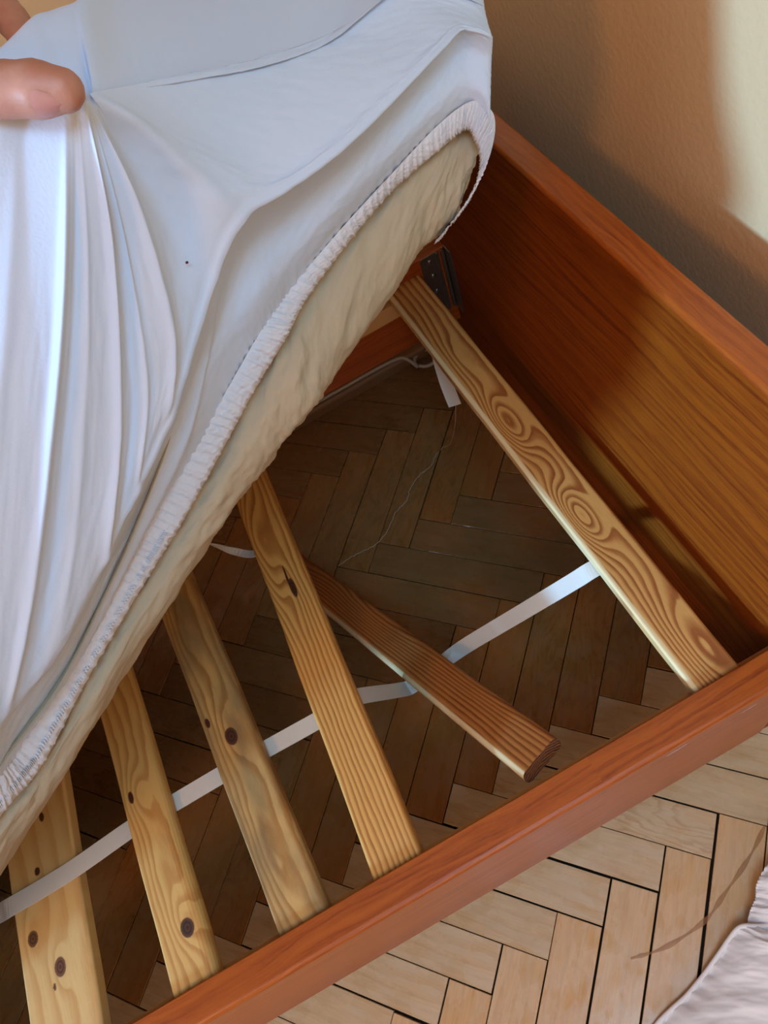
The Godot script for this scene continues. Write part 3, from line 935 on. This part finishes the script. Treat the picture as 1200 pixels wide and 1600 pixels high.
func build_person():
	var skin := mat(Color(0.70, 0.50, 0.42), 0.5)
	skin.albedo_texture = skin_tex()
	skin.subsurf_scatter_enabled = true
	skin.subsurf_scatter_strength = 0.12
	skin.normal_enabled = true
	skin.normal_texture = ntex(0.12, 2.0, 256)
	skin.normal_scale = 0.15
	tri(skin, 14.0)
	var bones := [["t0", "t1", 0.0096, 0.0115], ["t1", "t2", 0.0115, 0.0112], ["t2", "t3", 0.0112, 0.013], ["t3", "t4", 0.0135, 0.018],
		["i0", "i1", 0.0078, 0.0088], ["i1", "i2", 0.0088, 0.0098], ["i2", "i3", 0.0098, 0.0115], ["i3", "w", 0.0125, 0.018],
		["m0", "m1", 0.008, 0.009], ["m1", "m2", 0.009, 0.010], ["m2", "m3", 0.010, 0.0115], ["m3", "w", 0.0125, 0.018],
		["r0", "r1", 0.0076, 0.0086], ["r1", "r2", 0.0086, 0.0095], ["r2", "r3", 0.0095, 0.011], ["r3", "w", 0.012, 0.017],
		["l0", "l1", 0.0068, 0.0076], ["l1", "l2", 0.0076, 0.0084], ["l2", "l3", 0.0084, 0.010], ["l3", "w", 0.011, 0.016],
		["t4", "w", 0.018, 0.022], ["t4", "i3", 0.011, 0.011], ["w", "a", 0.025, 0.033]]
	var body := put("person", sdf_mesh(bones, 0.0028), skin)
	tag(body, "bare hand pinching the white sheet between thumb and forefinger", "person")
	# thumb nail: a thin curved plate on the front of the thumb tip
	var ax := (J["t0"] - J["t2"] as Vector3).normalized()
	var view: Vector3 = (Vector3(0, TAKE_H, 0) - J["t0"]).normalized()
	var out := (view - ax * view.dot(ax)).normalized()
	var dn := ax.cross(out).normalized()
	if dn.y > 0.0:
		dn = -dn
	out = (out * cos(0.62) + dn * sin(0.62)).normalized()
	var acr := ax.cross(out).normalized()
	var rows := []
	for i in 5:
		var row := PackedVector3Array()
		var t := i / 4.0
		var c: Vector3 = (J["t1"] as Vector3).lerp(J["t0"], 0.08 + t * 0.98)
		var rad := lerpf(0.0128, 0.0114, t) - 0.0022 * t * t
		var half := 0.62 - 0.25 * t * t - (0.12 if i == 0 else 0.0)
		for j in 7:
			var ph := (j / 6.0 - 0.5) * 2.0 * half
			row.append(c + (out * cos(ph) + acr * sin(ph)) * (rad + 0.0002 - 0.0007 * absf(j - 3.0) / 3.0))
		rows.append(row)
	var nm := mat(Color(0.68, 0.46, 0.41), 0.35)
	put("thumb_nail", drape(rows, 4, 6, func(_s, _t): return 0.0), nm, body)

func skin_tex() -> Texture2D:
	var t := ntex(0.012, 0.0, 256)
	var g := Gradient.new()
	g.set_color(0, Color(0.93, 0.84, 0.80))
	g.set_color(1, Color(1.0, 1.0, 0.98))
	t.color_ramp = g
	return t

func sdf_mesh(bones: Array, cell: float) -> ArrayMesh:
	var lo := Vector3(9, 9, 9)
	var hi := -lo
	for b in bones:
		for e in 2:
			var p: Vector3 = J[b[e]]
			var r: float = b[2 + e] + 4 * cell
			lo = lo.min(p - Vector3(r, r, r))
			hi = hi.max(p + Vector3(r, r, r))
	var n := Vector3i(((hi - lo) / cell).ceil()) + Vector3i.ONE
	var field := PackedFloat32Array()
	field.resize(n.x * n.y * n.z)
	field.fill(0.05)
	for b in bones:
		var p: Vector3 = J[b[0]]
		var q: Vector3 = J[b[1]]
		var r0: float = b[2]
		var r1: float = b[3]
		var rm := maxf(r0, r1) + 4 * cell
		var a := Vector3i(((p.min(q) - Vector3(rm, rm, rm) - lo) / cell).floor()).clamp(Vector3i.ZERO, n - Vector3i.ONE)
		var z := Vector3i(((p.max(q) + Vector3(rm, rm, rm) - lo) / cell).ceil()).clamp(Vector3i.ZERO, n - Vector3i.ONE)
		var d := q - p
		var len2 := d.length_squared()
		var palm: bool = b[1] == "w" or b[0] == "w" or b[1] == "i3" and b[0] == "t4"
		var k := 0.012 if palm else 0.004
		for iz in range(a.z, z.z + 1):
			for iy in range(a.y, z.y + 1):
				for ix in range(a.x, z.x + 1):
					var w := lo + Vector3(ix, iy, iz) * cell
					var t := clampf((w - p).dot(d) / len2, 0.0, 1.0)
					var dist := w.distance_to(p + d * t) - lerpf(r0, r1, t)
					var at := (iz * n.y + iy) * n.x + ix
					var o := field[at]
					var hh := maxf(k - absf(o - dist), 0.0) / k
					field[at] = minf(o, dist) - hh * hh * k * 0.25
	# surface nets
	var ids := {}
	var verts := PackedVector3Array()
	var corners := [Vector3i(0, 0, 0), Vector3i(1, 0, 0), Vector3i(0, 1, 0), Vector3i(1, 1, 0), Vector3i(0, 0, 1), Vector3i(1, 0, 1), Vector3i(0, 1, 1), Vector3i(1, 1, 1)]
	var edges := [[0, 1], [2, 3], [4, 5], [6, 7], [0, 2], [1, 3], [4, 6], [5, 7], [0, 4], [1, 5], [2, 6], [3, 7]]
	for iz in n.z - 1:
		for iy in n.y - 1:
			for ix in n.x - 1:
				var at := (iz * n.y + iy) * n.x + ix
				var f0 := field[at]
				if absf(f0) > 4 * cell:
					continue
				var vals := [f0, field[at + 1], field[at + n.x], field[at + n.x + 1], field[at + n.x * n.y], field[at + n.x * n.y + 1], field[at + n.x * n.y + n.x], field[at + n.x * n.y + n.x + 1]]
				var neg := 0
				for v in vals:
					if v < 0.0:
						neg += 1
				if neg == 0 or neg == 8:
					continue
				var sum := Vector3.ZERO
				var cnt := 0
				for e in edges:
					var va: float = vals[e[0]]
					var vb: float = vals[e[1]]
					if (va < 0.0) != (vb < 0.0):
						sum += Vector3(corners[e[0]]).lerp(Vector3(corners[e[1]]), va / (va - vb))
						cnt += 1
				ids[at] = verts.size()
				verts.append(lo + (Vector3(ix, iy, iz) + sum / cnt) * cell)
	var st := SurfaceTool.new()
	st.begin(Mesh.PRIMITIVE_TRIANGLES)
	st.set_smooth_group(0)
	for v in verts:
		st.add_vertex(v)
	var step := [1, n.x, n.x * n.y]
	for at in ids:
		for ax in 3:
			var s: int = step[ax]
			var u: int = step[(ax + 1) % 3]
			var v: int = step[(ax + 2) % 3]
			var fa := field[at]
			var fb := field[at + s]
			if (fa < 0.0) == (fb < 0.0):
				continue
			if not (ids.has(at - u) and ids.has(at - v) and ids.has(at - u - v)):
				continue
			var q := [ids[at], ids[at - u], ids[at - u - v], ids[at - v]]
			if fa < 0.0:
				q.reverse()
			for k in [0, 1, 2, 0, 2, 3]:
				st.add_index(q[k])
	st.generate_normals()
	return st.commit()

# ---------------------------------------------------------------- straps, cord, thread
func ribbon(path: PackedVector3Array, width: float, across: Callable, thick := 0.0012) -> ArrayMesh:
	var rings := []
	for i in path.size():
		var t := float(i) / (path.size() - 1)
		var d := (path[mini(i + 1, path.size() - 1)] - path[maxi(i - 1, 0)]).normalized()
		var a: Vector3 = across.call(t)
		a = (a - d * a.dot(d)).normalized()
		var nn := a.cross(d).normalized()
		var w: float = width
		rings.append(PackedVector3Array([path[i] - a * w / 2 - nn * thick / 2, path[i] + a * w / 2 - nn * thick / 2, path[i] + a * w / 2 + nn * thick / 2, path[i] - a * w / 2 + nn * thick / 2]))
	return loft(rings, true, true, false)

func build_straps():
	var web := mat(Color(0.83, 0.81, 0.77), 0.85)
	web.normal_enabled = true
	web.normal_texture = ntex(0.3, 2.0, 256)
	web.normal_scale = 0.3
	tri(web, 12.0)
	# over the widest slat, under the others, pressed down by the fallen one
	var path := curve([Vector3(-0.80, 0.416, -0.350), Vector3(-0.68, 0.42, -0.352), Vector3(-0.637, 0.4430, -0.344), Vector3(-0.59, 0.4434, -0.344), Vector3(-0.538, 0.4430, -0.346), Vector3(-0.47, 0.4205, -0.362), Vector3(-0.43, 0.4195, -0.363), Vector3(-0.30, 0.4195, -0.364), Vector3(-0.18, 0.4195, -0.362), Vector3(-0.14, 0.4185, -0.364), Vector3(-0.125, 0.405, -0.366), Vector3(-0.085, 0.285, -0.390), Vector3(-0.070, 0.266, -0.394), Vector3(-0.035, 0.262, -0.398), Vector3(0.002, 0.270, -0.402), Vector3(0.040, 0.296, -0.395), Vector3(0.115, 0.346, -0.377), Vector3(0.195, 0.400, -0.358), Vector3(0.222, 0.4185, -0.352), Vector3(0.28, 0.4200, -0.350)], 8)
	var strap := put("slat_strap", ribbon(path, 0.0235, func(_t): return Vector3(0.05, 0, 1)), web)
	tag(strap, "long white webbing strap crossing over the widest slat and under the others", "strap")
	# the torn far strap: its end hangs from the slat at the headboard
	var tail := curve([Vector3(0.262, 0.419, -0.845), Vector3(0.246, 0.414, -0.835), Vector3(0.238, 0.385, -0.825), Vector3(0.232, 0.34, -0.805), Vector3(0.230, 0.30, -0.786)], 6)
	var tl := put("strap_end", ribbon(tail, 0.023, func(t): return Vector3(0.82 + 0.1 * t, 0.0, 0.45)), web)
	tag(tl, "short torn white strap end hanging under the slat by the headboard", "strap")
	var tw := curve([Vector3(-0.30, 0.415, -0.74), Vector3(-0.252, 0.405, -0.722), Vector3(-0.236, 0.397, -0.712), Vector3(-0.214, 0.385, -0.692), Vector3(-0.186, 0.38, -0.670), Vector3(-0.15, 0.40, -0.66), Vector3(-0.12, 0.418, -0.655)], 6)
	var wm := put("strap_end", ribbon(tw, 0.012, func(t): return Vector3(-0.3, sin(t * 5.0), cos(t * 5.0)), 0.0022), web)
	tag(wm, "narrow twisted white strap piece between lifted mattress edge and slat", "strap")
	# a pulled thread from the torn end down over the floor
	var thr := [Vector3(0.2315, 0.30, -0.786), Vector3(0.229, 0.20, -0.82), Vector3(0.226, 0.06, -0.885), Vector3(0.217, 0.002, -0.925), Vector3(0.196, 0.0018, -0.918), Vector3(0.174, 0.0018, -0.900), Vector3(0.14, 0.0018, -0.893), Vector3(0.106, 0.0018, -0.873), Vector3(0.088, 0.0018, -0.853), Vector3(0.055, 0.0018, -0.841), Vector3(0.02, 0.0018, -0.812), Vector3(-0.015, 0.0018, -0.797), Vector3(-0.049, 0.0018, -0.799), Vector3(-0.079, 0.0018, -0.800), Vector3(-0.108, 0.0018, -0.797)]
	var tp := curve(thr, 5)
	for i in range(15, tp.size()):
		tp[i] += Vector3(0.0012 * sin(i * 1.9), 0, 0.0012 * cos(i * 2.7))
	tag(put("thread", tube(tp, 0.0006, 5), mat(Color(0.80, 0.76, 0.68), 0.8)), "thin pale loose thread trailing from the torn strap over the floor", "thread")
	# cord on the baseboard, with a loop at its end
	var cp := []
	for k in 16:
		cp.append(Vector3(-1.2 + 1.41 * k / 15.0, 0.0345 + 0.0012 * sin(k * 2.0), -1.192))
	cp.append(Vector3(0.258, 0.028, -1.186))
	for k in 11:
		var an := PI + 0.25 - k * TAU / 10.5
		cp.append(Vector3(0.302 + 0.027 * cos(an), 0.014 + 0.0008 * k, -1.160 - 0.027 * sin(an)))
	tag(put("cord", tube(curve(cp, 5), 0.0042, 8), mat(Color(0.74, 0.71, 0.66), 0.5)), "pale cord lying along the baseboard under the bed, ending in a loop", "cord")

# ---------------------------------------------------------------- on the floor beside the bed
func build_floor_things():
	var cloth := mat(Color(0.90, 0.90, 0.90), 0.7)
	cloth.normal_enabled = true
	cloth.normal_texture = ntex(0.16, 1.5, 256, 3)
	cloth.normal_scale = 0.12
	cloth.rim_enabled = true
	cloth.rim = 0.2
	tri(cloth, 6.0)
	var o := thing("crumpled_sheet", "crumpled white sheet with a gathered hem lying on the floor beside the bed", "sheet", Vector3(0.2, 0, 0.25))
	var hem := curve([Vector3(-0.17, 0.004, 0.21), Vector3(-0.06, 0.004, 0.152), Vector3(0.0, 0.008, 0.128), Vector3(0.05, 0.010, 0.119), Vector3(0.092, 0.012, 0.107), Vector3(0.128, 0.018, 0.094), Vector3(0.160, 0.026, 0.082), Vector3(0.176, 0.032, 0.082), Vector3(0.200, 0.034, 0.094), Vector3(0.25, 0.034, 0.105), Vector3(0.32, 0.03, 0.11)], 2)
	put("cloth_fold", heap(hem, Vector3(0.55, 0, 0.83), 0.30, 0.060, 3), cloth, o)
	var hem2 := curve([Vector3(0.172, 0.004, 0.115), Vector3(0.180, 0.012, 0.088), Vector3(0.186, 0.022, 0.078), Vector3(0.196, 0.03, 0.069), Vector3(0.212, 0.03, 0.060), Vector3(0.222, 0.034, 0.048), Vector3(0.244, 0.036, 0.036), Vector3(0.29, 0.03, 0.02), Vector3(0.34, 0.02, 0.0)], 2)
	put("cloth_fold", heap(hem2, Vector3(0.80, 0, 0.6), 0.22, 0.035, 8), cloth, o)
	var hp := PackedVector3Array()
	for q in hem:
		hp.append(q + Vector3(0, 0.001, 0))
	put("hem", tube(curve(Array(hp), 4), 0.0035, 8), cloth, o)

func heap(hem: PackedVector3Array, inward: Vector3, depth: float, rise: float, sd: int) -> ArrayMesh:
	var rows := []
	inward = inward.normalized()
	for r in 7:
		var t := r / 6.0
		var row := PackedVector3Array()
		for i in hem.size():
			var y := hem[i].y + rise * sin(clampf(t * 1.35, 0.0, 1.0) * PI * 0.5) * (1.0 - smoothstep(0.75, 1.0, t) * 0.8)
			var p := hem[i] + inward * depth * (t * t * 0.6 + t * 0.4)
			row.append(Vector3(p.x, y if r > 0 else hem[i].y, p.z))
		rows.append(row)
	noise.seed = sd
	return drape(rows, 8, 12, func(s: float, t: float) -> float:
		var g := exp(-t * 0.9) * smoothstep(0.0, 0.25, t)
		return g * 0.0030 * sin(s * 4.2 + 1.5 * sin(s * 0.9) + t * 0.6) * exp(-t * 0.7) + 0.0075 * noise.get_noise_2d(s * 0.30 - t * 0.30, t * 0.28) * smoothstep(0.1, 1.5, t) + 0.0011 * sin(s * 13.0) * exp(-t * 3.5))
